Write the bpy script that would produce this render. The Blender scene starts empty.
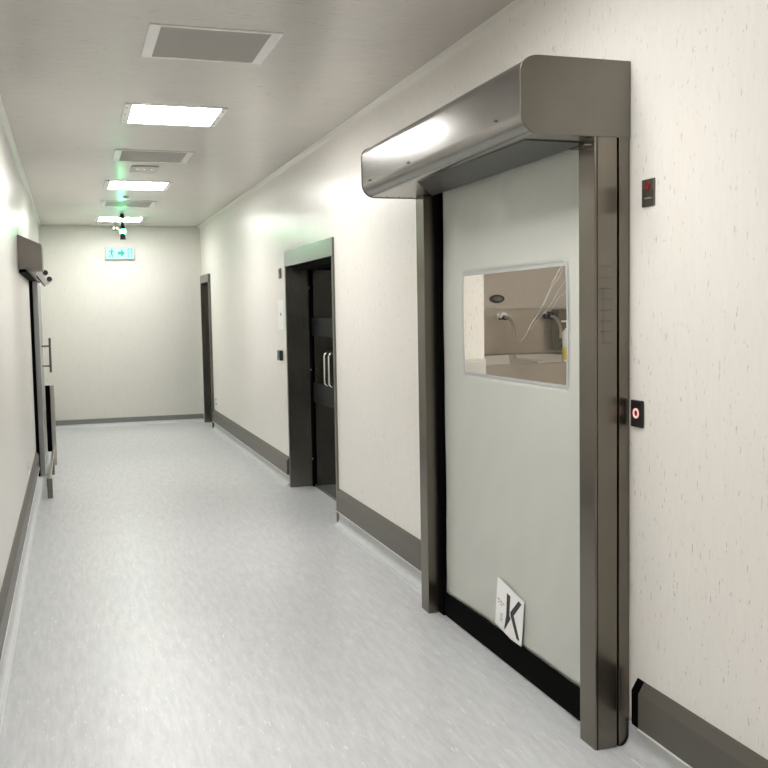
import bpy, bmesh, math, random
from mathutils import Vector, Matrix, noise
random.seed(7)
S = bpy.context.scene
COL = S.collection
W, WL, H, YE, YB = 1.775, -0.352, 2.733, 13.78, -6.0      # right wall, left wall, ceiling, end wall, wall behind
T = 0.175                                                  # wall thickness

# ------------------------------------------------------------------ materials
def newmat(name):
    m = bpy.data.materials.new(name); m.use_nodes = True
    nt = m.node_tree; b = nt.nodes['Principled BSDF']
    return m, nt, b
def N(nt, t, **k):
    n = nt.nodes.new(t)
    for a, v in k.items(): setattr(n, a, v)
    return n
def simple(name, col, rough=.5, metal=0, spec=.5, emit=None, es=1):
    m, nt, b = newmat(name)
    b.inputs['Base Color'].default_value = (*col, 1)
    b.inputs['Roughness'].default_value = rough
    b.inputs['Metallic'].default_value = metal
    b.inputs['Specular IOR Level'].default_value = spec
    # a very slight procedural variation of the roughness
    tc = N(nt, 'ShaderNodeTexCoord'); no = N(nt, 'ShaderNodeTexNoise'); no.inputs['Scale'].default_value = 40
    mr = N(nt, 'ShaderNodeMapRange'); mr.inputs['To Min'].default_value = max(0, rough-.04); mr.inputs['To Max'].default_value = min(1, rough+.04)
    nt.links.new(tc.outputs['Object'], no.inputs['Vector']); nt.links.new(no.outputs['Fac'], mr.inputs['Value'])
    nt.links.new(mr.outputs['Result'], b.inputs['Roughness'])
    if emit:
        b.inputs['Emission Color'].default_value = (*emit, 1); b.inputs['Emission Strength'].default_value = es
    return m
def ramp(nt, src, stops):
    r = N(nt, 'ShaderNodeValToRGB'); e = r.color_ramp.elements
    e[0].position, e[0].color = stops[0][0], (*stops[0][1], 1)
    e[1].position, e[1].color = stops[1][0], (*stops[1][1], 1)
    for p, c in stops[2:]:
        x = e.new(p); x.color = (*c, 1)
    nt.links.new(src, r.inputs['Fac']); return r
def mapped(nt, scale):
    tc = N(nt, 'ShaderNodeTexCoord'); mp = N(nt, 'ShaderNodeMapping'); mp.inputs['Scale'].default_value = scale
    nt.links.new(tc.outputs['Object'], mp.inputs['Vector']); return mp.outputs['Vector']
def noise_n(nt, vec, scale, detail=2, rough=.5):
    n = N(nt, 'ShaderNodeTexNoise'); n.inputs['Scale'].default_value = scale
    n.inputs['Detail'].default_value = detail; n.inputs['Roughness'].default_value = rough
    nt.links.new(vec, n.inputs['Vector']); return n.outputs['Fac']
def mix(nt, fac, a, b, blend='MIX'):
    m = N(nt, 'ShaderNodeMix', data_type='RGBA', blend_type=blend)
    if hasattr(fac, 'links'): nt.links.new(fac, m.inputs['Factor'])
    else: m.inputs['Factor'].default_value = fac
    for v, s in ((a, 6), (b, 7)):
        if hasattr(v, 'links'): nt.links.new(v, m.inputs[s])
        else: m.inputs[s].default_value = (*v, 1)
    return m.outputs[2]
def vinyl(name, base, fleck, light, stretch, rough, wave=.02, amount=.5, fthr=(.66, .72), fs=120):
    """sheet vinyl with short flecks drawn out along one axis, softly wavy and satin"""
    m, nt, b = newmat(name)
    v = mapped(nt, stretch)
    f1 = ramp(nt, noise_n(nt, v, fs, 2, .6), [(fthr[0], (0, 0, 0)), (fthr[1], (1, 1, 1))])
    f2 = ramp(nt, noise_n(nt, v, fs*.4, 4, .7), [(.35, (0, 0, 0)), (.7, (1, 1, 1))])
    big = ramp(nt, noise_n(nt, mapped(nt, (1, 1, 1)), 1.3, 3), [(.3, (0, 0, 0)), (.7, (1, 1, 1))])
    c = mix(nt, f2.outputs['Color'], base, light)
    mm = N(nt, 'ShaderNodeMath', operation='MULTIPLY'); mm.inputs[1].default_value = amount
    nt.links.new(f1.outputs['Color'], mm.inputs[0])
    mk = N(nt, 'ShaderNodeMath', operation='MULTIPLY'); nt.links.new(mm.outputs[0], mk.inputs[0])
    ad = N(nt, 'ShaderNodeMapRange'); ad.inputs['To Min'].default_value = .35; ad.inputs['To Max'].default_value = 1
    nt.links.new(big.outputs['Color'], ad.inputs['Value']); nt.links.new(ad.outputs['Result'], mk.inputs[1])
    c = mix(nt, mk.outputs[0], c, fleck)
    nt.links.new(c, b.inputs['Base Color'])
    b.inputs['Roughness'].default_value = rough
    bp = N(nt, 'ShaderNodeBump'); bp.inputs['Strength'].default_value = wave; bp.inputs['Distance'].default_value = .2
    nt.links.new(noise_n(nt, mapped(nt, (1, 1, .45)), 3.0, 1), bp.inputs['Height']); nt.links.new(bp.outputs['Normal'], b.inputs['Normal'])
    return m
def brushed(name, col, rough, axis, aniso=.75, streak=.05):
    """brushed stainless steel: grain along the given axis (0,1,2)"""
    m, nt, b = newmat(name)
    st = [300, 300, 300]; st[axis] = 3
    f = noise_n(nt, mapped(nt, tuple(st)), 2.2, 3, .6)
    lo = tuple(x*(1-streak) for x in col); hi = tuple(min(1, x*(1+streak)) for x in col)
    c = ramp(nt, f, [(.3, lo), (.7, hi)])
    blot = ramp(nt, noise_n(nt, mapped(nt, (1, 1, 1)), 6, 3), [(.35, (.93, .925, .92)), (.65, (1, 1, 1))])
    nt.links.new(mix(nt, 1, c.outputs['Color'], blot.outputs['Color'], 'MULTIPLY'), b.inputs['Base Color'])
    mr = N(nt, 'ShaderNodeMapRange'); mr.inputs['To Min'].default_value = rough*.8; mr.inputs['To Max'].default_value = rough*1.25
    nt.links.new(f, mr.inputs['Value']); nt.links.new(mr.outputs['Result'], b.inputs['Roughness'])
    b.inputs['Metallic'].default_value = 1
    b.inputs['Anisotropic'].default_value = aniso; b.inputs['Anisotropic Rotation'].default_value = .25
    tn = N(nt, 'ShaderNodeTangent', direction_type='UV_MAP'); tn.uv_map = 'grain'
    nt.links.new(tn.outputs['Tangent'], b.inputs['Tangent'])
    return m
STEEL = (.36, .34, .305)
M = {}
M['wall'] = vinyl('wall_vinyl', (.795, .77, .72), (.26, .23, .19), (.825, .80, .75), (1, 1, .2), .30, .03, .85, (.660, .715), 130)
M['end'] = vinyl('end_wall_vinyl', (.70, .68, .63), (.33, .30, .25), (.725, .705, .655), (1, 1, .3), .5, .03, .6, (.67, .73), 85)
M['ceil'] = vinyl('ceiling_vinyl', (.62, .59, .55), (.30, .27, .24), (.66, .63, .59), (.15, 1, 1), .27, .02, .7, (.65, .71), 100)
M['floor'] = vinyl('floor_vinyl', (.545, .56, .57), (.92, .93, .92), (.665, .68, .685), (1, .15, 1), .36, .006, .75, (.63, .71), 90)
M['cove'] = vinyl('cove_vinyl', (.50, .515, .52), (.70, .71, .71), (.58, .595, .60), (1, .3, 1), .4, .0, .4)
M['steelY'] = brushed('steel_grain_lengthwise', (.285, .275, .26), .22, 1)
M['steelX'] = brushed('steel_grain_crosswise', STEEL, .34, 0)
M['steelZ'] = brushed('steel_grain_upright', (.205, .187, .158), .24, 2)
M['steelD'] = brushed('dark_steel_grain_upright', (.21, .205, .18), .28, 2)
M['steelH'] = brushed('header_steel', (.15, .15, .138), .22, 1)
M['sink'] = brushed('sink_steel', (.62, .58, .52), .3, 0, .4)
M['capm'] = brushed('end_cap_steel', (.21, .195, .17), .34, 2, .6, .04)
M['bump'] = simple('bumper_rail_grey', (.098, .089, .073), .36, spec=.35)
M['black'] = simple('black_rubber', (.0012, .0012, .0012), .7, spec=.04)
M['blackp'] = simple('black_plastic', (.012, .012, .012), .3)
M['matblack'] = simple('matt_black_paint', (.010, .010, .009), .6, spec=.15)
M['basin'] = simple('satin_basin_steel', (.70, .66, .60), .4, .3)
M['skirtgrey'] = simple('light_grey_skirting', (.22, .22, .21), .5)
M['linemark'] = simple('line_mark_steel', (.15, .138, .12), .5, 1)
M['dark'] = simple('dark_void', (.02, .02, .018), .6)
M['reflgrey'] = simple('dark_grey_reflection', (.07, .072, .068), .4)
M['caulk'] = simple('white_sealant', (.82, .82, .79), .4)
M['white'] = simple('white_enamel', (.9, .89, .87), .35)
M['greyw'] = simple('grey_white_enamel', (.55, .54, .5), .4)
M['paper'] = simple('white_paper', (.93, .93, .92), .5)
M['ink'] = simple('black_ink', (.008, .008, .008), .5)
M['faint'] = simple('grey_ink', (.35, .35, .34), .6)
M['diff'] = simple('lit_diffuser', (.9, .9, .9), .5, emit=(1, .98, .96), es=34)
M['room_diff'] = simple('room_lit_diffuser', (.9, .9, .9), .5, emit=(1, .97, .93), es=52)
M['screw'] = simple('screw_metal', (.12, .12, .11), .4, 1)
M['grille'] = None
M['red'] = simple('red_lamp', (.5, .02, .02), .4, emit=(1, .12, .10), es=.8)
M['pink'] = simple('lit_ring', (.9, .6, .6), .4, emit=(1, .40, .37), es=.42)
M['redoff'] = simple('dull_red_lens', (.22, .015, .02), .3)
M['green'] = simple('lit_green_lamp', (.2, .9, .4), .4, emit=(.10, 1, .36), es=95)
M['signface'] = simple('lit_sign_face', (.1, .12, .12), .4, emit=(.50, .97, 1), es=.95)
M['signgreen'] = simple('lit_sign_green', (.0, .1, .07), .4, emit=(.0, .50, .38), es=.9)
M['led'] = simple('small_led', (.8, .85, 1), .4, emit=(.8, .85, 1), es=2)
M['greenled'] = simple('green_button', (.02, .2, .12), .4, emit=(.02, .3, .16), es=.4)
M['yellow'] = simple('yellow_label', (.8, .66, .12), .5)
M['tileroom'] = vinyl('back_room_wall', (.60, .545, .47), (.5, .46, .4), (.64, .58, .5), (1, 1, .3), .4, .02, .2)
# perforated grille face
m, nt, b = newmat('perforated_grille')
v = mapped(nt, (1, 1, 1)); vo = N(nt, 'ShaderNodeTexVoronoi'); vo.inputs['Scale'].default_value = 160; vo.inputs['Randomness'].default_value = 0
nt.links.new(v, vo.inputs['Vector'])
r = ramp(nt, vo.outputs['Distance'], [(.28, (.06, .056, .05)), (.36, (.36, .34, .31))])
nt.links.new(r.outputs['Color'], b.inputs['Base Color']); b.inputs['Roughness'].default_value = .5; M['grille'] = m
# roll-door curtain: coated fabric
m, nt, b = newmat('coated_fabric')
f = noise_n(nt, mapped(nt, (1, 1, 1)), 220, 2)
r = ramp(nt, f, [(.3, (.525, .54, .49)), (.7, (.555, .57, .52))]); nt.links.new(r.outputs['Color'], b.inputs['Base Color'])
b.inputs['Roughness'].default_value = .38; b.inputs['Sheen Weight'].default_value = .1
bp = N(nt, 'ShaderNodeBump'); bp.inputs['Strength'].default_value = .06; bp.inputs['Distance'].default_value = .002
nt.links.new(f, bp.inputs['Height']); nt.links.new(bp.outputs['Normal'], b.inputs['Normal']); M['fabric'] = m
# clear vinyl with creases
def clear(name, tint, gl, crease, rough):
    m, nt, b = newmat(name); nt.nodes.remove(b); out = nt.nodes['Material Output']
    tr = N(nt, 'ShaderNodeBsdfTransparent'); tr.inputs['Color'].default_value = (*tint, 1)
    g = N(nt, 'ShaderNodeBsdfGlossy'); g.inputs['Roughness'].default_value = rough
    fr = N(nt, 'ShaderNodeFresnel')
    ge = N(nt, 'ShaderNodeNewGeometry'); mi = N(nt, 'ShaderNodeMix', data_type='FLOAT'); mi.inputs[2].default_value = gl; mi.inputs[3].default_value = 1/gl
    nt.links.new(ge.outputs['Backfacing'], mi.inputs[0]); nt.links.new(mi.outputs[0], fr.inputs['IOR'])
    mx = N(nt, 'ShaderNodeMixShader'); nt.links.new(fr.outputs[0], mx.inputs[0]); nt.links.new(tr.outputs[0], mx.inputs[1]); nt.links.new(g.outputs[0], mx.inputs[2])
    if crease:
        bp = N(nt, 'ShaderNodeBump'); bp.inputs['Strength'].default_value = .25; bp.inputs['Distance'].default_value = .006
        wv = noise_n(nt, mapped(nt, (1, 3, 1.4)), 5, 3, .6); nt.links.new(wv, bp.inputs['Height'])
        nt.links.new(bp.outputs['Normal'], g.inputs['Normal']); nt.links.new(bp.outputs['Normal'], fr.inputs['Normal'])
    nt.links.new(mx.outputs[0], out.inputs['Surface']); return m
M['vinylclear'] = clear('clear_vinyl', (.93, .92, .90), 1.22, True, .1)
m = simple('crease_white', (.8, .8, .78), .4); M['crease'] = m
M['glass'] = clear('dark_glass', (.10, .11, .10), 1.75, False, .02)
M['frost'] = simple('frosted_band', (.006, .007, .0065), .6, spec=.3)
M['doorface'] = simple('sliding_leaf_grey', (.33, .33, .32), .35, spec=.5)

# ------------------------------------------------------------------ mesh helpers
def bx(bm, x0, x1, y0, y1, z0, z1):
    v = [bm.verts.new(p) for p in ((x0,y0,z0),(x1,y0,z0),(x1,y1,z0),(x0,y1,z0),(x0,y0,z1),(x1,y0,z1),(x1,y1,z1),(x0,y1,z1))]
    for f in ((0,3,2,1),(4,5,6,7),(0,1,5,4),(1,2,6,5),(2,3,7,6),(3,0,4,7)): bm.faces.new([v[i] for i in f])
def prism(bm, pts, axis, a, b_):
    """polygon given in the two other axes (in xyz order), extruded along axis from a to b_"""
    def P(p, t):
        l = list(p); l.insert(axis, t); return l
    A = [bm.verts.new(P(p, a)) for p in pts]; B = [bm.verts.new(P(p, b_)) for p in pts]
    n = len(pts); bm.faces.new(A[::-1]); bm.faces.new(B)
    for i in range(n): bm.faces.new((A[i], A[(i+1) % n], B[(i+1) % n], B[i]))
def cyl(bm, c, r, axis, a, b_, seg=20, r2=None):
    r2 = r if r2 is None else r2
    i0, i1 = [i for i in range(3) if i != axis]
    A, B = [], []
    for k in range(seg):
        t = 2*math.pi*k/seg
        for L, rr, q in ((A, r, a), (B, r2, b_)):
            p = [0, 0, 0]; p[i0] = c[0]+rr*math.cos(t); p[i1] = c[1]+rr*math.sin(t); p[axis] = q; L.append(bm.verts.new(p))
    bm.faces.new(A[::-1]); bm.faces.new(B)
    for i in range(seg): bm.faces.new((A[i], A[(i+1) % seg], B[(i+1) % seg], B[i]))
def tube(bm, pts, r, seg=12):
    pts = [Vector(p) for p in pts]; rings = []
    for i, p in enumerate(pts):
        d = (pts[min(i+1, len(pts)-1)]-pts[max(i-1, 0)]).normalized()
        ref = Vector((0, 0, 1)) if abs(d.z) < .9 else Vector((1, 0, 0))
        u = d.cross(ref).normalized(); w = d.cross(u)
        if rings and u.dot(lastu) < 0: pass
        lastu = u
        rings.append([bm.verts.new(p+u*math.cos(2*math.pi*k/seg)*r+w*math.sin(2*math.pi*k/seg)*r) for k in range(seg)])
    for a, b_ in zip(rings, rings[1:]):
        # match nearest vertex to avoid twist
        off = min(range(seg), key=lambda o: (a[0].co-b_[o].co).length)
        for k in range(seg): bm.faces.new((a[k], a[(k+1) % seg], b_[(k+1+off) % seg], b_[(k+off) % seg]))
        rings[rings.index(b_)] = b_[off:]+b_[:off]
    bm.faces.new(rings[0][::-1]); bm.faces.new(rings[-1])
def tube_fixed(bm, pts, r, seg=12):
    pts = [Vector(p) for p in pts]; prev = None; u = None; first = None
    for i, p in enumerate(pts):
        d = (pts[min(i+1, len(pts)-1)]-pts[max(i-1, 0)]).normalized()
        if u is None:
            ref = Vector((0, 0, 1)) if abs(d.z) < .9 else Vector((1, 0, 0)); u = d.cross(ref).normalized()
        else: u = (u-d*u.dot(d)).normalized()
        w = d.cross(u)
        ring = [bm.verts.new(p+u*math.cos(2*math.pi*k/seg)*r+w*math.sin(2*math.pi*k/seg)*r) for k in range(seg)]
        if prev:
            for k in range(seg): bm.faces.new((prev[k], prev[(k+1) % seg], ring[(k+1) % seg], ring[k]))
        else: first = ring
        prev = ring
    bm.faces.new(first[::-1]); bm.faces.new(prev)
def obj(name, bm, mat, parent=None, bevel=0, grain=None, smooth=False, seg=2):
    bmesh.ops.recalc_face_normals(bm, faces=bm.faces[:])
    me = bpy.data.meshes.new(name)
    if parent is not None:
        r = parent
        off = Vector((0, 0, 0))
        while r is not None: off += r.location; r = r.parent
        bmesh.ops.translate(bm, verts=bm.verts[:], vec=-off)
    if mat in ('steelH', 'steelX', 'steelY', 'steelZ', 'steelD', 'sink', 'capm') or grain is not None:
        ax = {'steelH': 1, 'steelX': 0, 'steelY': 1, 'steelZ': 2, 'steelD': 2, 'sink': 0, 'capm': 2}.get(mat, 2) if grain is None else grain
        uv = bm.loops.layers.uv.new('grain')
        for f in bm.faces:
            n = f.normal; a = Vector((0, 0, 0)); a[ax] = 1
            if abs(n.dot(a)) > .9: a = Vector((0, 0, 0)); a[(ax+1) % 3] = 1
            a = (a-n*n.dot(a)).normalized(); b2 = n.cross(a)
            for l in f.loops: l[uv].uv = (l.vert.co.dot(a), l.vert.co.dot(b2))
    bm.to_mesh(me); bm.free()
    if mat == 'vinylclear' and me.polygons[0].normal.x > 0: me.flip_normals()
    me.materials.append(M[mat])
    o = bpy.data.objects.new(name, me); COL.objects.link(o)
    if parent is not None: o.parent = parent
    if smooth:
        for p in me.polygons: p.use_smooth = True
        me.set_sharp_from_angle(angle=math.radians(35))
    if bevel:
        md = o.modifiers.new('bevel', 'BEVEL'); md.width = bevel; md.segments = seg; md.limit_method = 'ANGLE'
        md.angle_limit = math.radians(40)
    return o
def thing(name, label, cat, loc=(0, 0, 0), group=None, kind=None):
    o = bpy.data.objects.new(name, None); o.empty_display_size = .1; COL.objects.link(o); o.location = loc
    tag(o, label, cat, group, kind); return o
def tag(o, label=None, cat=None, group=None, kind=None):
    if label: o['label'] = label
    if cat: o['category'] = cat
    if group: o['group'] = group
    if kind: o['kind'] = kind
    return o
def box(name, dims, mat, parent=None, bevel=0, **k):
    bm = bmesh.new(); bx(bm, *dims); return obj(name, bm, mat, parent, bevel, **k)
def struct(name, bm, mat, label, cat, **k):
    return tag(obj(name, bm, mat, **k), label, cat, kind='structure')

# ------------------------------------------------------------------ the shell
OP = dict(roll=(2.945, 4.425, 2.09), glass=(6.605, 8.20, 2.026), far=(12.87, 13.69, 2.04))
bm = bmesh.new()
segs = sorted(OP.values()); y = YB
for a, b_, zt in segs:
    bx(bm, W, W+T, y, a, 0, H); bx(bm, W, W+T, a, b_, zt, H); y = b_
bx(bm, W, W+T, y, YE, 0, H)
struct('wall_right', bm, 'wall', 'long cream flecked vinyl wall on the right with three door openings', 'wall')
SL = (9.80, 10.75, 1.83)
bm = bmesh.new()
bx(bm, WL-T, WL, YB, SL[0], 0, H); bx(bm, WL-T, WL, SL[0], SL[1], SL[2], H); bx(bm, WL-T, WL, SL[1], YE, 0, H)
struct('wall_left', bm, 'wall', 'long cream flecked vinyl wall along the left edge', 'wall')
bm = bmesh.new(); bx(bm, WL-T, W+T, YE, YE+T, 0, H)
struct('wall_back', bm, 'end', 'pale grey beige wall closing the far end of the corridor', 'wall')
bm = bmesh.new(); bx(bm, WL-T, W+T, YB-T, YB, 0, H)
struct('wall_front', bm, 'wall', 'cream wall closing the corridor behind the viewer', 'wall')
bm = bmesh.new(); bx(bm, WL-T, W+T, YB-T, YE+T, -.1, 0)
struct('floor', bm, 'floor', 'light grey flecked vinyl floor of the corridor', 'floor')
bm = bmesh.new(); bx(bm, WL-T, W+T, YB-T, YE+T, H, H+.1)
struct('ceiling', bm, 'ceil', 'grey beige flecked vinyl ceiling with recessed panels', 'ceiling')

# ceiling cove trims
def quarter(bm, xw, s, y0, y1, r=.035):
    pts = [(xw, H), (xw-s*r, H)]
    for k in range(1, 6):
        t = k/6*math.pi/2; pts.append((xw-s*r*(1-math.sin(t)), H-r*(1-math.cos(t))))
    pts.append((xw, H-r)); prism(bm, pts, 1, y0, y1)
for i, (xw, s, lb) in enumerate(((W, 1, 'cream cove strip where right wall meets ceiling'), (WL, -1, 'cream cove strip where left wall meets ceiling'))):
    bm = bmesh.new(); quarter(bm, xw, s, YB, YE)
    struct('trim_%d' % (i+1), bm, 'wall', lb, 'trim', smooth=True)

# floor cove (flooring turned up the wall) with a white sealant line, and bumper baseboards
def cove(bm, xw, s, y0, y1):
    h = .094; d = .022
    pts = [(xw, 0), (xw-s*.05, .0), (xw-s*.05, .001)]
    for k in range(1, 7):
        t = k/6*math.pi/2; pts.append((xw-s*(.05-.042*math.sin(t)), .001+.042*(1-math.cos(t))))
    pts += [(xw-s*.008, h), (xw, h)]
    prism(bm, pts, 1, y0, y1)
def base(bm, xw, s, y0, y1):
    prism(bm, [(xw, .100), (xw-s*.024, .100), (xw-s*.026, .104), (xw-s*.026, .218), (xw-s*.004, .254), (xw, .256)], 1, y0, y1)
tn = [2]
def skirting(side, xw, s, y0, y1, where):
    tn[0] += 1
    bm = bmesh.new(); cove(bm, xw, s, y0, y1+(.085 if y1 == 2.735 else 0)); c = struct('trim_%d' % tn[0], bm, 'cove', 'grey coved flooring upstand under the bumper, '+where, 'trim', smooth=True)
    bm = bmesh.new(); bx(bm, min(xw, xw-s*.010), max(xw, xw-s*.010), y0, y1, .094, .099); bx(bm, min(xw-s*.010, xw-s*.029), max(xw-s*.010, xw-s*.029), y0, y1, .096, .0995)
    obj('sealant_line', bm, 'caulk', c)
    bm = bmesh.new(); bx(bm, min(xw-s*.049, xw-s*.053), max(xw-s*.049, xw-s*.053), y0, y1, .0, .0015)
    obj('weld_line', bm, 'caulk', c)
    bm = bmesh.new(); base(bm, xw, s, y0, y1); o = struct('baseboard_%s' % side, bm, 'bump', 'dark grey bumper skirting '+where, 'skirting')
    return o
nb_ = skirting('right', W, 1, YB, 2.735, 'right of the roll up door')
bm = bmesh.new(); base(bm, W, 1, 2.735, 2.775); obj('end_cap', bm, 'black', nb_)
skirting('right', W, 1, 4.55, 6.585, 'between the roll up door and the glass doors')
skirting('right', W, 1, 8.235, 12.86, 'beyond the dark glass doors')
skirting('left', WL, -1, YB, 9.60, 'along the near part of the left wall')
skirting('left', WL, -1, 10.98, YE-.02, 'past the sliding door on the left wall')
bm = bmesh.new()
prism(bm, [(YE, 0), (YE-.05, 0), (YE-.03, .01), (YE-.01, .04), (YE-.008, .05), (YE, .05)], 0, WL+.03, W-.03)
struct('trim_9', bm, 'cove', 'grey coved flooring upstand at the far end wall', 'trim')
bm = bmesh.new(); bx(bm, WL+.03, W-.03, YE-.012, YE, .05, .115)
struct('baseboard_back', bm, 'skirtgrey', 'thin grey skirting across the far end wall', 'skirting')

# ------------------------------------------------------------------ roll-up door
RD = thing('roll_up_door', 'large stainless steel roll up door with grey fabric curtain and clear window', 'roll up door', (1.70, 3.69, 0))
Y0, Y1 = 2.828, 4.541
# hood shell
def hoodpath(off=0):
    r = .062; x0, x1, z0, z1 = 1.380+off, W-.001, 2.060+off, 2.300-off; r -= off
    pts = [(x1, z1)]
    for k in range(0, 9):
        t = math.pi/2+k/8*math.pi/2; pts.append((x0+r+r*math.cos(t), z1-r*.75+r*.75*math.sin(t)))
    for k in range(0, 9):
        t = math.pi+k/8*math.pi/2; pts.append((x0+r+r*math.cos(t), z0+r+r*math.sin(t)))
    pts.append((1.692, z0)); return pts
o_, i_ = hoodpath(0), hoodpath(.003)
bm = bmesh.new(); prism(bm, o_+i_[::-1], 1, Y0+.003, 4.577)
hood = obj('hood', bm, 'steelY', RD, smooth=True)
for a, b_ in ((Y0-.004, Y0+.003), (4.577, 4.584)):
    bm = bmesh.new(); p = hoodpath(-.003); p[0] = (W-.001, 2.303); p = p[:-1]+[(W-.001, 2.057)]
    prism(bm, p, 1, a, b_); obj('end_cap', bm, 'capm', RD, .0015)
# flange screws of the hood
for (x, y_, z) in [(1.379, 3.02, 2.07+.06), (1.379, 3.9, 2.125), (1.379, 4.45, 2.125)]:
    bm = bmesh.new(); cyl(bm, (y_, z), .004, 0, 1.374, 1.381, 10); obj('screw', bm, 'screw', hood)
for (x, y_) in [(1.50, 4.55), (1.56, 4.55), (1.62, 4.55)]:
    bm = bmesh.new(); cyl(bm, (x, y_), .004, 2, 2.0575, 2.061, 10); obj('screw', bm, 'screw', hood)
bm = bmesh.new(); cyl(bm, (1.665, 2.19), .055, 1, Y0+.02, 4.56, 28); obj('roller', bm, 'fabric', RD, smooth=True)
# guide posts
def post(y0, y1, groove_y):
    g = .004
    pts = [(1.642, y0), (1.650, y0-.0), (1.726, y0), (1.726, y0+.012), (1.733, y0+.012), (1.733, y0), (W-.002, y0), (W-.002, y1), (1.642, y1)]
    bm = bmesh.new(); prism(bm, pts, 2, .0, 2.059)
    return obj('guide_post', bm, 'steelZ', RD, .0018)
p1 = post(Y0, Y0+.104, 0); p2 = post(4.437, Y1, 0)
bm = bmesh.new(); bx(bm, 1.7262, 1.7328, Y0+.006, Y0+.012, .002, 2.058); obj('groove', bm, 'black', p1)
bm = bmesh.new(); bx(bm, 1.6500, 1.6530, Y0-.0006, Y0+.002, .0, 2.058); obj('seam', bm, 'black', p1)
bm = bmesh.new(); prism(bm, [(1.450, 2.945), (1.688, 2.945), (1.688, 4.43), (1.450, 3.98)], 2, 2.0565, 2.0596); obj('underside_reflection', bm, 'reflgrey', RD)  # dark reflection on the hood underside, painted as a thin grey sheet
bm = bmesh.new()  # rows of thin darker lines and one upright on the near post
for k in range(8): bx(bm, 1.660, 1.705, Y0-.0004, Y0+.001, 1.385+k*.036, 1.3878+k*.036)
bx(bm, 1.672, 1.6742, Y0-.0004, Y0+.001, 1.385, 1.57)
tag(obj('line_marks', bm, 'linemark', p1), 'faint thin lines')
# black seals beside the curtain
box('edge_seal', (1.700, 1.762, 4.385, 4.437, .0, 2.12), 'black', RD)
box('edge_seal', (1.700, 1.762, 2.932, 2.975, .0, 2.12), 'black', RD)
# small bracket under the hood at the near post
box('bracket', (1.610, 1.700, 2.838, 2.935, 2.030, 2.034), 'steelZ', RD)
# curtain with window hole
CX = 1.724
wy0, wy1, wz0, wz1 = 3.165, 4.130, 1.214, 1.664
def lin(a, b_, n): return [a+(b_-a)*i/n for i in range(n+1)]
ys = lin(2.965, wy0, 8)+lin(wy0, wy1, 40)[1:]+lin(wy1, 4.400, 10)[1:]
zs = lin(.112, wz0, 44)+lin(wz0, wz1, 18)[1:]+lin(wz1, 2.19, 20)[1:]
def curt(y_, z):
    e = min(1, min(y_-2.965, 4.400-y_)/.05); e = max(e, 0)
    d = noise.noise(Vector((y_*2.1, z*1.1, 1)))*.006+noise.noise(Vector((y_*6+z*3, z*2.2-y_*2, 5)))*.0032
    d += noise.noise(Vector((y_*1.3-z*.9, z*1.6+y_, 12)))*.010
    if z > 1.7: d += noise.noise(Vector((y_*16+z*6, z*3, 21)))*.009*(z-1.7)*2
    if z < 1.0: d += noise.noise(Vector((y_*4+z*6, z*4-y_*2, 31)))*.007*(1.0-z)
    if z > 1.7: d += math.sin(y_*48+z*7)*.0012*(z-1.7)*2
    if z < .75: d += noise.noise(Vector((y_*9+z*8, z*7, 9)))*.006*(.75-z)/.75
    return CX+d*(.25+.75*e)
bm = bmesh.new(); grid = [[bm.verts.new((curt(a, z), a, z)) for z in zs] for a in ys]
for i in range(len(ys)-1):
    for j in range(len(zs)-1):
        cy, cz = (ys[i]+ys[i+1])/2, (zs[j]+zs[j+1])/2
        if wy0 < cy < wy1 and wz0 < cz < wz1: continue
        bm.faces.new((grid[i][j], grid[i+1][j], grid[i+1][j+1], grid[i][j+1]))
bmesh.ops.delete(bm, geom=[v for v in bm.verts if not v.link_faces], context='VERTS')
CU = obj('curtain', bm, 'fabric', RD, smooth=True)
md = CU.modifiers.new('thick', 'SOLIDIFY'); md.thickness = .002
# window pane (clear vinyl) and welded border
bm = bmesh.new(); gy, gz = lin(wy0-.004, wy1+.004, 60), lin(wz0-.004, wz1+.004, 30)
def pane(a, z):
    k = max(0, 1-(a-3.15)/.45)
    return curt(min(max(a, wy0), wy1), min(max(z, wz0), wz1))+.001+.004*k*noise.noise(Vector((a*14+z*9, z*16-a*8, 3)))
g = [[bm.verts.new((pane(a, z), a, z)) for z in gz] for a in gy]
for i in range(60):
    for j in range(30): bm.faces.new((g[i][j], g[i+1][j], g[i+1][j+1], g[i][j+1]))
tag(obj('window_pane', bm, 'vinylclear', CU, smooth=True), 'clear creased vinyl window')
M['border'] = simple('welded_border', (.44, .455, .45), .45)
bm = bmesh.new()
bw = .014
def strip(a0, a1, b0, b1):
    n = max(1, int((a1-a0)/.02)); q = max(1, int((b1-b0)/.02)); A, B = lin(a0, a1, n), lin(b0, b1, q)
    g = [[bm.verts.new((curt(a, z)-.0028, a, z)) for z in B] for a in A]
    for i in range(n):
        for j in range(q): bm.faces.new((g[i][j], g[i+1][j], g[i+1][j+1], g[i][j+1]))
strip(wy0-bw/2, wy1+bw/2, wz1-bw/2, wz1+bw/2); strip(wy0-bw/2, wy1+bw/2, wz0-bw/2, wz0+bw/2)
strip(wy0-bw/2, wy0+bw/2, wz0+bw/2, wz1-bw/2); strip(wy1-bw/2, wy1+bw/2, wz0+bw/2, wz1-bw/2)
wb = obj('window_border', bm, 'border', CU)
md = wb.modifiers.new('thick', 'SOLIDIFY'); md.thickness = .0012
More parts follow.
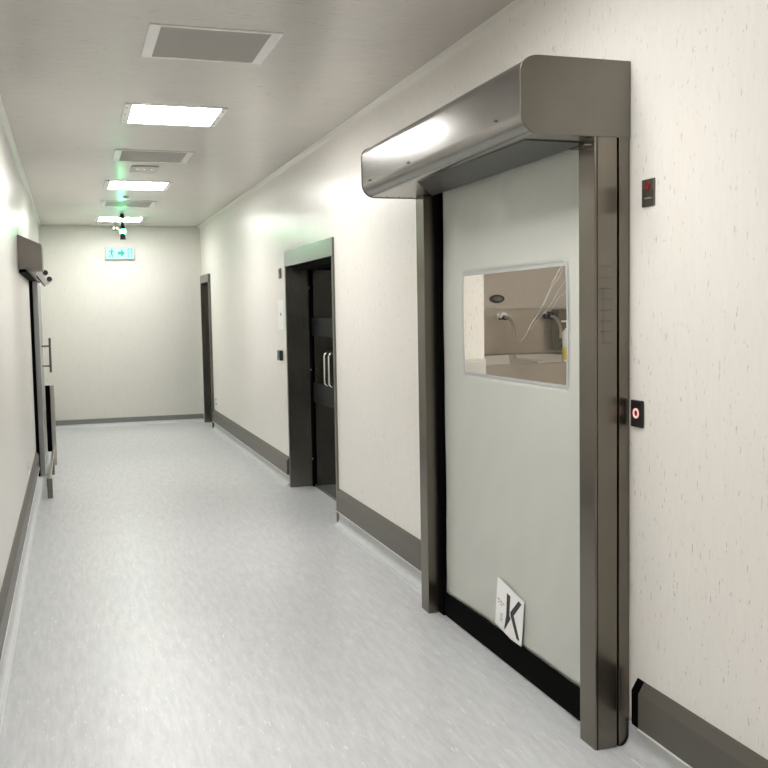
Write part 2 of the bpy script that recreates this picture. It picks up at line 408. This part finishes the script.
# creases scratched into the vinyl near its right side
bm = bmesh.new()
for (a0, z0, a1, z1_) in [(3.50, 1.40, 3.20, 1.668), (3.46, 1.42, 3.18, 1.60), (3.36, 1.52, 3.19, 1.655), (3.30, 1.50, 3.18, 1.57), (3.55, 1.37, 3.42, 1.47), (3.28, 1.60, 3.20, 1.668)]:
    pts = []
    for k in range(9):
        t = k/8; a = a0+(a1-a0)*t; z = z0+(z1_-z0)*t+.006*math.sin(t*9+a0*20); pts.append((pane(a, z)-.0012, a, z))
    tube_fixed(bm, pts, .0007, 5)
obj('crease', bm, 'crease', CU)
# bottom bar
box('bottom_bar', (1.706, 1.738, 2.965, 4.437, .003, .118), 'black', RD, .004)
# sticker with the K mark
cy, cz = 3.655, .228; rot = math.radians(-8.5)
def SP(u, v):   # u to the right in the picture (towards the viewer, -y), v up
    uu, vv = u*math.cos(rot)-v*math.sin(rot), u*math.sin(rot)+v*math.cos(rot)
    return (cy-uu, cz+vv)
def poly(bm, pts, x0, x1): prism(bm, [SP(*p) for p in pts], 0, x0, x1)
bm = bmesh.new(); poly(bm, [(-.130, -.107), (.130, -.107), (.130, .107), (-.130, .107)], 1.7125, 1.7135)
st = tag(obj('sticker', bm, 'paper', RD), 'white sticker with a black K logo')
bm = bmesh.new()
poly(bm, [(-.030, .075), (.002, .075), (.004, -.010), (.018, -.020), (-.030, -.090), (-.036, -.088), (-.024, -.02)], 1.7118, 1.7126)
poly(bm, [(.108, .085), (.080, .088), (.012, .008), (.016, -.006), (.082, -.078), (.106, -.078), (.106, -.070), (.044, .006)], 1.7118, 1.7126)
obj('logo', bm, 'ink', st)
bm = bmesh.new()
for (u, v, w_, h_) in [(-.118, .012, .022, .006), (-.090, .010, .018, .006), (-.066, .010, .018, .005), (-.112, .000, .016, .004), (-.086, -.002, .02, .004),
                       (-.080, -.040, .022, .004), (-.084, -.050, .020, .004), (-.080, -.060, .024, .004), (-.082, -.070, .018, .004)]:
    poly(bm, [(u, v), (u+w_, v), (u+w_, v+h_), (u, v+h_)], 1.7119, 1.7126)
obj('small_print', bm, 'faint', st)

# wall plates beside the door
pl = thing('indicator_plate', 'small steel indicator plate high on the wall right of the roll up door', 'indicator', (W, 2.715, 1.866))
box('plate', (W-.006, W, 2.683, 2.752, 1.822, 1.909), 'capm', pl, .002)
bm = bmesh.new(); cyl(bm, (2.717, 1.886), .013, 0, W-.009, W-.006, 24); tag(obj('lens', bm, 'redoff', pl), 'dull red round lens')
bm = bmesh.new()
for k in range(4): bx(bm, W-.0066, W-.0061, 2.700+k*.009, 2.706+k*.009, 1.846, 1.850)
obj('marking', bm, 'faint', pl)
bt = thing('door_button', 'small black touch button with glowing red ring on the wall beside roll up door', 'button', (W, 2.775, 1.15))
box('plate', (W-.010, W, 2.742, 2.810, 1.106, 1.196), 'blackp', bt, .004)
bm = bmesh.new()
for k in range(32):
    a, b_ = 2*math.pi*k/32, 2*math.pi*(k+1)/32
    q = [(2.775+r_*math.cos(t), 1.153+r_*math.sin(t)) for r_, t in ((.017, a), (.017, b_), (.010, b_), (.010, a))]
    prism(bm, q, 0, W-.0125, W-.010)
bmesh.ops.remove_doubles(bm, verts=bm.verts[:], dist=1e-5)
tag(obj('light_ring', bm, 'pink', bt), 'glowing pink red ring')
bm = bmesh.new(); cyl(bm, (2.775, 1.153), .0045, 0, W-.012, W-.010, 12); obj('light_dot', bm, 'redoff', bt)

# ------------------------------------------------------------------ room behind the roll-up door
RX0, RX1, RY0, RY1 = W+T, 5.2, 1.6, 6.50
def rs(name, dims, mat, label, cat):
    bm = bmesh.new(); bx(bm, *dims); return struct(name, bm, mat, label, cat)
rs('floor', (RX0, RX1, RY0, RY1, -.1, 0), 'floor', 'grey vinyl floor of the wash room behind the roll up door', 'floor')
rs('ceiling', (RX0, RX1, RY0, RY1, H, H+.1), 'ceil', 'ceiling of the wash room behind the roll up door', 'ceiling')
rs('wall_back', (RX0, RX1, RY1, RY1+.06, 0, H), 'tileroom', 'beige wall above the steel sink in the room behind the roll up door', 'wall')
rs('wall_right', (RX1, RX1+.06, RY0, RY1, 0, H), 'tileroom', 'outer wall of the wash room', 'wall')
rs('wall_front', (RX0, RX1, RY0-.06, RY0, 0, H), 'tileroom', 'near wall of the wash room', 'wall')
rl = thing('ceiling_light', 'square ceiling light of the wash room behind the roll up door', 'ceiling light', (3.0, 3.4, H))
box('diffuser', (2.7, 3.3, 3.1, 3.7, H-.012, H-.001), 'room_diff', rl)
bm = bmesh.new()
for d in ((2.67, 2.7, 3.07, 3.73), (3.3, 3.33, 3.07, 3.73), (2.7, 3.3, 3.07, 3.1), (2.7, 3.3, 3.7, 3.73)): bx(bm, *d, H-.012, H-.001)
obj('frame', bm, 'white', rl)
# scrub sink
SK = thing('scrub_sink', 'long stainless steel scrub sink seen through the curtain window', 'sink', (3.3, 6.2, 0))
box('apron', (2.45, 3.9, 5.98, 6.00, .98, 1.135), 'sink', SK, .004)
box('rim', (2.45, 4.1, 5.955, 6.01, 1.118, 1.135), 'sink', SK, .004)
bs = thing('backsplash', 'brushed steel splash panel on the wall above the scrub sink', 'splashback', (3.2, 6.49, 1.2))
box('panel', (2.45, 4.1, 6.485, 6.499, 1.18, 1.505), 'sink', bs, .002)
box('top_trim', (2.45, 4.1, 6.480, 6.4995, 1.500, 1.512), 'sink', bs, .002)
for x0, x1 in ((2.47, 3.04), (3.10, 3.88)):
    bm = bmesh.new()
    prism(bm, [(6.00, 1.133), (6.012, 1.133), (6.06, 1.02), (6.40, 1.03), (6.455, 1.172), (6.47, 1.172), (6.47, .98), (6.0, .98)], 0, x0, x1); obj('basin', bm, 'basin', SK, .003)
box('divider', (3.04, 3.10, 6.00, 6.47, .98, 1.15), 'basin', SK)
bm = bmesh.new(); cyl(bm, (2.62, 6.35), .022, 2, 0, .99, 16); obj('support_leg', bm, 'sink', SK)
bm = bmesh.new(); cyl(bm, (3.9, 6.35), .022, 2, 0, .99, 16); obj('support_leg', bm, 'sink', SK)
for fx, lb in ((2.99, 'left'), (3.36, 'right')):
    ft = thing('faucet', 'chrome wall faucet on the %s half of the scrub sink' % lb, 'faucet', (fx, 6.46, 1.46))
    bm = bmesh.new(); cyl(bm, (fx, 1.455), .030, 1, 6.425, 6.484, 20); obj('valve_body', bm, 'blackp' if lb == 'right' else 'white', ft, smooth=True)
    bm = bmesh.new(); pts = [(fx, 6.43, 1.45)]
    for k in range(1, 9):
        t = k/8*math.pi/2*1.2; pts.append((fx, 6.40-.14*math.sin(t), 1.45-.12*(1-math.cos(t))))
    tube_fixed(bm, pts, .011, 10); obj('spout', bm, 'sink', ft, smooth=True)
    bm = bmesh.new(); cyl(bm, (fx+.0, 1.445), .018, 1, 6.40, 6.425, 14); bx(bm, fx-.05, fx+.02, 6.405, 6.415, 1.43, 1.442); obj('lever', bm, 'blackp', ft)
vt = thing('wall_vent', 'dark oval wall port above the scrub sink', 'vent', (2.965, 6.49, 1.58))
bm = bmesh.new()
for k in range(1): 
    ring = [(2.965+.058*math.cos(2*math.pi*q/24), 1.583+.030*math.sin(2*math.pi*q/24)) for q in range(24)]
    prism(bm, ring, 1, 6.485, 6.499)
obj('flange', bm, 'blackp', vt)
bm = bmesh.new(); ring = [(2.965+.036*math.cos(2*math.pi*q/24), 1.583+.016*math.sin(2*math.pi*q/24)) for q in range(24)]
prism(bm, ring, 1, 6.480, 6.4855); obj('cover', bm, 'steelD', vt)
sb = thing('soap_bottle', 'white pump bottle with yellow label at the right end of the scrub sink', 'bottle', (3.262, 5.98, 1.135))
bxx = 3.262
bm = bmesh.new(); cyl(bm, (bxx, 5.982), .036, 2, 1.1352, 1.34, 20); cyl(bm, (bxx, 5.982), .036, 2, 1.34, 1.37, 20, .015); obj('bottle_body', bm, 'white', sb, smooth=True)
bm = bmesh.new(); cyl(bm, (bxx, 5.982), .0368, 2, 1.15, 1.24, 20); tag(obj('label_wrap', bm, 'yellow', sb, smooth=True), 'yellow label')
bm = bmesh.new(); cyl(bm, (bxx, 5.982), .008, 2, 1.37, 1.41, 12); bx(bm, bxx-.045, bxx+.01, 5.974, 5.990, 1.41, 1.422); obj('pump', bm, 'white', sb)
ds = thing('towel_dispenser', 'tall dark steel dispenser on the wall at the right of the sink', 'dispenser', (3.47, 6.44, 1.2))
box('body', (3.40, 3.56, 6.37, 6.479, 1.20, 1.50), 'steelD', ds, .006)
box('slot', (3.42, 3.54, 6.366, 6.371, 1.22, 1.24), 'black', ds)
# jamb lining with little grey box
jb = thing('junction_box', 'light grey box on the opening side behind the curtain window', 'junction box', (W+.06, 4.40, 1.25))
box('box_body', (W+.015, W+T-.005, 4.395, 4.4245, 1.15, 1.262), 'greyw', jb, .003)
box('lid', (W+.025, W+T-.015, 4.391, 4.3955, 1.16, 1.252), 'greyw', jb, .002)

# ------------------------------------------------------------------ glass double door in its deep steel portal
GD = thing('door_1', 'dark glass double door in a deep brushed steel portal', 'door', (W+.1, 7.4, 0), kind='structure')
ga, gb, gt = 6.60, 8.205, 2.030
def portal(root, ya, yb, zt, hh, jw, depth, mj):
    box('jamb', (W-.012, W+depth, ya, ya+jw, 0, zt-hh), mj, root, .0015)
    box('jamb', (W-.012, W+depth, yb-jw, yb, 0, zt-hh), mj, root, .0015)
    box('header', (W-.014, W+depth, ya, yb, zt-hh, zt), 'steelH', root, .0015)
portal(GD, ga, gb, gt, .130, .04, .215, 'steelD')
GX = W+.205
box('closer', (W+.06, GX-.012, 6.75, 7.95, 1.862, 1.899), 'black', GD, .004)
box('hinge_stile', (GX-.022, GX+.006, gb-.085, gb-.041, 0, 1.90), 'black', GD)
def leaf(y0, y1, hy):
    lf = box('glass_leaf', (GX-.006, GX+.006, y0, y1, .02, 1.890), 'glass', GD, .001)
    box('frosted_band', (GX-.0075, GX-.0065, y0, y1, 1.31, 1.46), 'frost', lf)
    box('frosted_band', (GX-.0075, GX-.0065, y0, y1, .74, .91), 'frost', lf)
    box('edge_rail', (GX-.012, GX+.012, y0, y1, .0, .022), 'steelD', lf, .002)
    pts = []; z0, z1, d, r = .925, 1.185, .052, .028
    x = GX-.007
    pts = [(x, hy, z0), (x-d+r, hy, z0)]
    for k in range(1, 6): t = k/5*math.pi/2; pts.append((x-d+r-r*math.sin(t), hy, z0+r*(1-math.cos(t))))
    for k in range(0, 6): t = k/5*math.pi/2; pts.append((x-d+r-r*math.cos(t), hy, z1-r*(1-math.sin(t))))
    pts.append((x, hy, z1))
    bm = bmesh.new(); tube_fixed(bm, pts, .0105, 12); tag(obj('pull_handle', bm, 'handle', lf, smooth=True), 'chrome D shaped handle')
M['handle'] = simple('polished_chrome', (.75, .75, .74), .16, 1)
leaf(7.435, 8.115, 7.50); leaf(6.66, 7.425, 7.36)
for z in (1.72, 1.02, .25):
    bm = bmesh.new(); cyl(bm, (8.112, z), .012, 0, GX-.032, GX-.022, 12); obj('pivot', bm, 'handle', GD)
# vestibule behind the glass
rs('floor', (W+T, 3.2, 6.57, 8.4, -.1, 0), 'floor', 'floor of the dark lobby behind the glass doors', 'floor')
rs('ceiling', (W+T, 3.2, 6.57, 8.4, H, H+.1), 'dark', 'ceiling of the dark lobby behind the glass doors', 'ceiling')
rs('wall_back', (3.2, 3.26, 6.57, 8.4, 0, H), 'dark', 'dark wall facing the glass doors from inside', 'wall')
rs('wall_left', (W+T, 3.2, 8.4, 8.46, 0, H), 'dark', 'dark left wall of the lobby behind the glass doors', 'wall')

# far door
FD = thing('door_2', 'dark narrow door in a steel frame in the far right corner', 'door', (W+.05, 13.28, 0), kind='structure')
box('jamb', (W-.030, W+.16, 12.865, 12.905, 0, 1.94), 'steelD', FD, .001)
box('jamb', (W-.030, W+.16, 13.655, 13.695, 0, 1.94), 'steelD', FD, .001)
box('header', (W-.032, W+.16, 12.865, 13.695, 1.94, 2.045), 'steelH', FD, .001)
lf = box('door_leaf', (W+.11, W+.15, 12.905, 13.655, .0, 1.94), 'matblack', FD, .001)
bm = bmesh.new(); tube_fixed(bm, [(W+.112, 13.0, 1.0), (W+.06, 13.0, 1.0), (W+.06, 13.12, 1.0)], .009, 10); obj('door_handle', bm, 'handle', lf, smooth=True)

# small things on the right wall beyond the glass doors
sw = thing('wall_sensor', 'tiny dark sensor plate high on the wall left of the glass doors', 'sensor', (W, 8.43, 1.85))
box('plate', (W-.010, W, 8.39, 8.47, 1.81, 1.90), 'steelD', sw, .003)
box('lens', (W-.013, W-.010, 8.415, 8.445, 1.86, 1.885), 'blackp', sw, .001)
nb = thing('push_button', 'black green push button box beside the glass doors', 'button', (W, 8.46, 1.135))
box('box_body', (W-.030, W, 8.40, 8.52, 1.09, 1.18), 'blackp', nb, .005)
bm = bmesh.new(); cyl(bm, (8.46, 1.15), .022, 0, W-.036, W-.030, 18); tag(obj('button_cap', bm, 'greenled', nb), 'green cap')
nt_ = thing('paper_notice', 'white paper notice taped to the wall beside the glass doors', 'notice', (W, 8.45, 1.5))
box('sheet', (W-.0025, W, 8.34, 8.56, 1.365, 1.625), 'paper', nt_)
bm = bmesh.new(); bx(bm, W-.0032, W-.0026, 8.42, 8.47, 1.485, 1.510); obj('printing', bm, 'faint', nt_)
so = thing('wall_socket', 'tiny twin socket low on the wall near the far right door', 'socket', (W, 12.62, .38))
box('plate', (W-.008, W-.0005, 12.58, 12.66, .32, .44), 'white', so, .002)
for z in (.35, .41):
    bm = bmesh.new(); cyl(bm, (12.62, z), .020, 0, W-.012, W-.008, 14); obj('socket_hole', bm, 'blackp', so)
so = thing('wall_socket', 'small white socket low on the left wall before the sliding door', 'socket', (WL, 8.0, .38))
box('plate', (WL+.0005, WL+.010, 7.72, 7.86, .325, .405), 'white', so, .002)
box('socket_hole', (WL+.010, WL+.0105, 7.755, 7.825, .345, .385), 'faint', so)

# ------------------------------------------------------------------ sliding door on the left wall
SD = thing('sliding_door', 'grey sliding door on the left wall under a steel track cover', 'sliding door', (WL+.04, 9.8, 0))
bm = bmesh.new()
prism(bm, [(WL+.001, 1.872), (WL+.168, 1.872), (WL+.168, 2.055), (WL+.001, 2.130)], 1, 7.80, 8.30)
obj('track_cover', bm, 'capm', SD, .002)
box('track', (WL+.001, WL+.050, 7.85, 10.95, 1.846, 1.8715), 'black', SD)
box('track_rail', (WL+.001, WL+.070, 8.30, 11.0, 1.8715, 1.97), 'capm', SD, .002)
lf = box('leaf', (WL+.030, WL+.070, 9.72, 10.90, .012, 1.845), 'doorface', SD, .003)
box('edge_seal', (WL+.004, WL+.032, 9.712, 9.736, .012, 1.845), 'black', lf)
box('edge_profile', (WL+.030, WL+.074, 9.702, 9.722, .012, 1.845), 'doorface', lf, .002)
box('floor_guide', (WL+.03, WL+.09, 9.74, 9.80, .0, .012), 'handle', SD)
bm = bmesh.new()
hy = 10.3; hx = WL+.150
tube_fixed(bm, [(hx, hy, .955), (hx, hy, 1.30)], .011, 12)
for z in (1.22, 1.02):
    tube_fixed(bm, [(WL+.070, hy, z), (hx, hy, z)], .008, 10)
tag(obj('pull_handle', bm, 'steelD', lf, smooth=True), 'upright steel bar handle')
box('frame_post', (WL+.001, WL+.028, 9.66, 9.76, 0, 1.845), 'black', SD)
# twin head sensor under the track cover
SE = thing('twin_sensor', 'pale bracket with two black round heads under the left track cover', 'sensor', (WL+.2, 10.0, 1.87))
def rotbox(cx, cz, w_, h_, ang, y0, y1, bm):
    c, s = math.cos(ang), math.sin(ang)
    prism(bm, [(cx+u*c-v*s, cz+u*s+v*c) for u, v in ((-w_/2, -h_/2), (w_/2, -h_/2), (w_/2, h_/2), (-w_/2, h_/2))], 1, y0, y1)
bm = bmesh.new(); rotbox(WL+.118, 1.885, .165, .055, math.radians(-54), 9.70, 9.76, bm); obj('bracket', bm, 'white', SE, .003)
bm = bmesh.new(); rotbox(WL+.091, 1.865, .165, .012, math.radians(-54), 9.69, 9.77, bm); obj('back_plate', bm, 'blackp', SE)
for dx, dz in ((.150, 1.925), (.184, 1.865)):
    bm = bmesh.new(); cyl(bm, (WL+dx, dz), .024, 1, 9.66, 9.74, 18); obj('sensor_head', bm, 'blackp', SE, .003, smooth=True)
# floor guard rail in front of the sliding door
GR = thing('guard_rail', 'low stainless guard rail on the floor in front of the sliding door', 'guard rail', (-.21, 9.5, 0))
box('foot', (-.234, -.192, 8.47, 8.52, 0, .165), 'steelD', GR, .003)
M['handle2'] = brushed('bright_rail_steel', (.62, .59, .53), .3, 1)
box('rail', (-.222, -.200, 8.48, 10.40, .150, .178), 'handle2', GR, .004, grain=1)
box('foot', (-.226, -.196, 9.75, 9.79, 0, .152), 'steelD', GR, .002)
box('upright', (-.222, -.182, 10.40, 10.46, 0, .815), 'handle2', GR, .004, grain=2)
box('guard_panel', (-.268, -.222, 10.41, 10.44, .14, .815), 'black', GR, .002)

# ------------------------------------------------------------------ ceiling panels
VX0, VX1 = .368, .945
def vent():
    t = thing('ceiling_vent', 'x', 'vent', (0, 0, H), 'square ceiling vents')
    bm = bmesh.new(); x0, x1, a = VX0, VX1, .27
    bx(bm, x0, x0+.05, -a, a, H-.006, H-.0005); bx(bm, x1-.05, x1, -a, a, H-.006, H-.0005)
    bx(bm, x0+.05, x1-.05, -a, -a+.02, H-.006, H-.0005); bx(bm, x0+.05, x1-.05, a-.02, a, H-.006, H-.0005)
    obj('frame', bm, 'white', t, .001)
    box('grille', (x0+.05, x1-.05, -a+.02, a-.02, H-.0035, H-.0005), 'grille', t)
    return t
def light():
    t = thing('ceiling_light', 'x', 'ceiling light', (0, 0, H), 'square ceiling lights')
    bm = bmesh.new(); x0, x1, a = .352, .948, .285
    bx(bm, x0, x0+.046, -a, a, H-.008, H-.0005); bx(bm, x1-.036, x1, -a, a, H-.008, H-.0005)
    bx(bm, x0+.046, x1-.036, -a, -a+.012, H-.008, H-.0005); bx(bm, x0+.046, x1-.036, a-.006, a, H-.008, H-.0005)
    f = obj('frame', bm, 'white', t, .001)
    box('diffuser', (x0+.046, x1-.036, -a+.012, a-.006, H-.0065, H-.0005), 'diff', t)
    for x in (x0+.016, x1-.016):
        for yy in (-.19, 0, .19):
            bm = bmesh.new(); cyl(bm, (x, yy), .005, 2, H-.010, H-.008, 8); obj('screw', bm, 'screw', f)
    return t
def dup(root, y_, label):
    r = root.copy(); COL.objects.link(r); r.location = (root.location.x, y_, root.location.z); r['label'] = label
    for ch in root.children:
        c = ch.copy(); COL.objects.link(c); c.parent = r
        for g_ in ch.children:
            d = g_.copy(); COL.objects.link(d); d.parent = c
    return r
v0 = vent(); l0 = light()
dup(v0, 7.78, 'square ceiling vent between the nearest and middle lit panels')
dup(v0, 11.08, 'far square ceiling vent between the two farthest lit panels')
v0.location.y = 4.555; v0['label'] = 'large square grey ceiling vent nearest the viewer'
dup(l0, 9.50, 'lit ceiling panel in the middle of the visible row of three')
dup(l0, 12.80, 'farthest lit ceiling panel above the exit sign')
for y_, lb in ((2.87, 'lit ceiling panel overhead beside the roll up door'), (-.43, 'lit ceiling panel just behind the viewer')): dup(l0, y_, lb)
l0.location.y = 6.17; l0['label'] = 'nearest visible lit ceiling panel, with white screwed frame ends'

el = thing('emergency_light', 'slim grey ceiling unit with tiny lights behind the second vent', 'emergency light', (.64, 8.45, H))
box('housing', (.530, .745, 8.27, 8.60, H-.010, H-.0005), 'greyw', el, .004)
for x in (.58, .64, .70):
    bm = bmesh.new(); cyl(bm, (x, 8.42), .007, 2, H-.012, H-.010, 10); obj('led', bm, 'led', el)
dt = thing('smoke_detector', 'tiny round detector on the ceiling near the middle lit panel', 'smoke detector', (.62, 10.42, H))
bm = bmesh.new(); cyl(bm, (.60, 10.42), .026, 2, H-.014, H-.0005, 20, .03); obj('base', bm, 'greyw', dt, smooth=True)
bm = bmesh.new(); cyl(bm, (.60, 10.42), .014, 2, H-.018, H-.014, 16); obj('cap', bm, 'faint', dt)

# signal beacon hanging from the ceiling
BX, BY = .645, 12.15
be = thing('signal_beacon', 'black hanging beacon with a lit green lamp near the corridor end', 'beacon', (BX, BY, H))
bm = bmesh.new(); cyl(bm, (BX, BY), .034, 2, H-.055, H-.0005, 20, .02); obj('ceiling_mount', bm, 'blackp', be, smooth=True)
bm = bmesh.new(); cyl(bm, (BX, BY), .008, 2, H-.12, H-.05, 10); obj('stem', bm, 'blackp', be)
bm = bmesh.new(); cyl(bm, (BX, BY), .036, 2, 2.545, 2.63, 20, .014); obj('upper_housing', bm, 'blackp', be, smooth=True)
bm = bmesh.new(); cyl(bm, (BX, BY), .034, 2, 2.500, 2.545, 20); tag(obj('lamp', bm, 'green', be, smooth=True), 'lit green lamp')
bm = bmesh.new(); cyl(bm, (BX, BY), .034, 2, 2.425, 2.500, 20, .028); obj('lower_housing', bm, 'blackp', be, smooth=True)
cm = thing('ceiling_camera', 'small grey camera on the ceiling left of the hanging beacon', 'camera', (.60, 13.35, H))
bm = bmesh.new(); cyl(bm, (.62, 13.35), .02, 2, H-.05, H-.0005, 12); obj('mount', bm, 'faint', cm)
bm = bmesh.new(); bx(bm, .575, .655, 13.28, 13.42, H-.095, H-.05); obj('camera_body', bm, 'steelD', cm, .008)
bm = bmesh.new(); cyl(bm, (.615, H-.072), .014, 1, 13.272, 13.28, 14); obj('lens', bm, 'blackp', cm)

# exit sign at the end wall
ex = thing('exit_sign', 'lit green and white emergency exit sign on the far end wall', 'exit sign', (.68, YE, 2.37))
sx0, sx1, sz0, sz1 = .490, .873, 2.278, 2.448
box('housing', (sx0, sx1, YE-.045, YE-.0005, sz0, sz1), 'greyw', ex, .004)
box('face', (sx0+.008, sx1-.008, YE-.050, YE-.045, sz0+.008, sz1-.008), 'signface', ex)
bm = bmesh.new(); ya, yb = YE-.053, YE-.050
def q(u0, u1, w0, w1): bx(bm, u0, u1, ya, yb, w0, w1)
# running figure
X = .575
cyl(bm, (X+.004, 2.415), .011, 1, ya, yb, 14)
prism(bm, [(X-.012, 2.400), (X+.014, 2.402), (X+.008, 2.352), (X-.014, 2.352)], 1, ya, yb)
prism(bm, [(X+.004, 2.355), (X+.022, 2.330), (X+.012, 2.300), (X+.002, 2.303), (X+.008, 2.328), (X-.008, 2.352)], 1, ya, yb)
prism(bm, [(X-.014, 2.356), (X-.020, 2.328), (X-.042, 2.320), (X-.042, 2.310), (X-.012, 2.318), (X+.0, 2.352)], 1, ya, yb)
prism(bm, [(X+.012, 2.400), (X+.036, 2.378), (X+.030, 2.370), (X+.008, 2.388)], 1, ya, yb)
prism(bm, [(X-.012, 2.400), (X-.036, 2.388), (X-.034, 2.368), (X-.026, 2.370), (X-.026, 2.382), (X-.010, 2.386)], 1, ya, yb)
obj('running_figure', bm, 'signgreen', ex)
bm = bmesh.new(); X = .70
prism(bm, [(X-.045, 2.385), (X, 2.385), (X, 2.418), (X+.048, 2.363), (X, 2.308), (X, 2.341), (X-.045, 2.341)], 1, ya, yb)
obj('arrow', bm, 'signgreen', ex)
bm = bmesh.new(); X = .815
for (a, b_, c, d) in ((-.03, -.020, 2.30, 2.425), (.020, .03, 2.30, 2.425), (-.03, .03, 2.415, 2.425)): bx(bm, X+a, X+b_, ya, yb, c, d)
obj('door_symbol', bm, 'signgreen', ex)

# ------------------------------------------------------------------ world, camera, view
w = bpy.data.worlds.new('world'); S.world = w; w.use_nodes = True
w.node_tree.nodes['Background'].inputs['Color'].default_value = (.5, .5, .48, 1)
w.node_tree.nodes['Background'].inputs['Strength'].default_value = .05
cam = bpy.data.objects.new('camera', bpy.data.cameras.new('camera')); COL.objects.link(cam)
yaw, pitch, roll, f = .3114, .0739, -.0175, 969.7
F = Vector((math.sin(yaw)*math.cos(pitch), math.cos(yaw)*math.cos(pitch), -math.sin(pitch)))
R = Vector((math.cos(yaw), -math.sin(yaw), 0)); U = R.cross(F)
R2 = R*math.cos(roll)+U*math.sin(roll); U2 = -R*math.sin(roll)+U*math.cos(roll)
mt = Matrix((R2, U2, -F)).transposed().to_4x4(); mt.translation = Vector((0, 0, 1.5)); cam.matrix_world = mt
cam.data.sensor_width = 36; cam.data.sensor_fit = 'HORIZONTAL'; cam.data.lens = f/768*36; cam.data.clip_start = .05; cam.data.clip_end = 100
S.camera = cam
S.view_settings.view_transform = 'Standard'; S.view_settings.look = 'None'; S.view_settings.gamma = 1
S.view_settings.use_curve_mapping = False; S.view_settings.exposure = .07
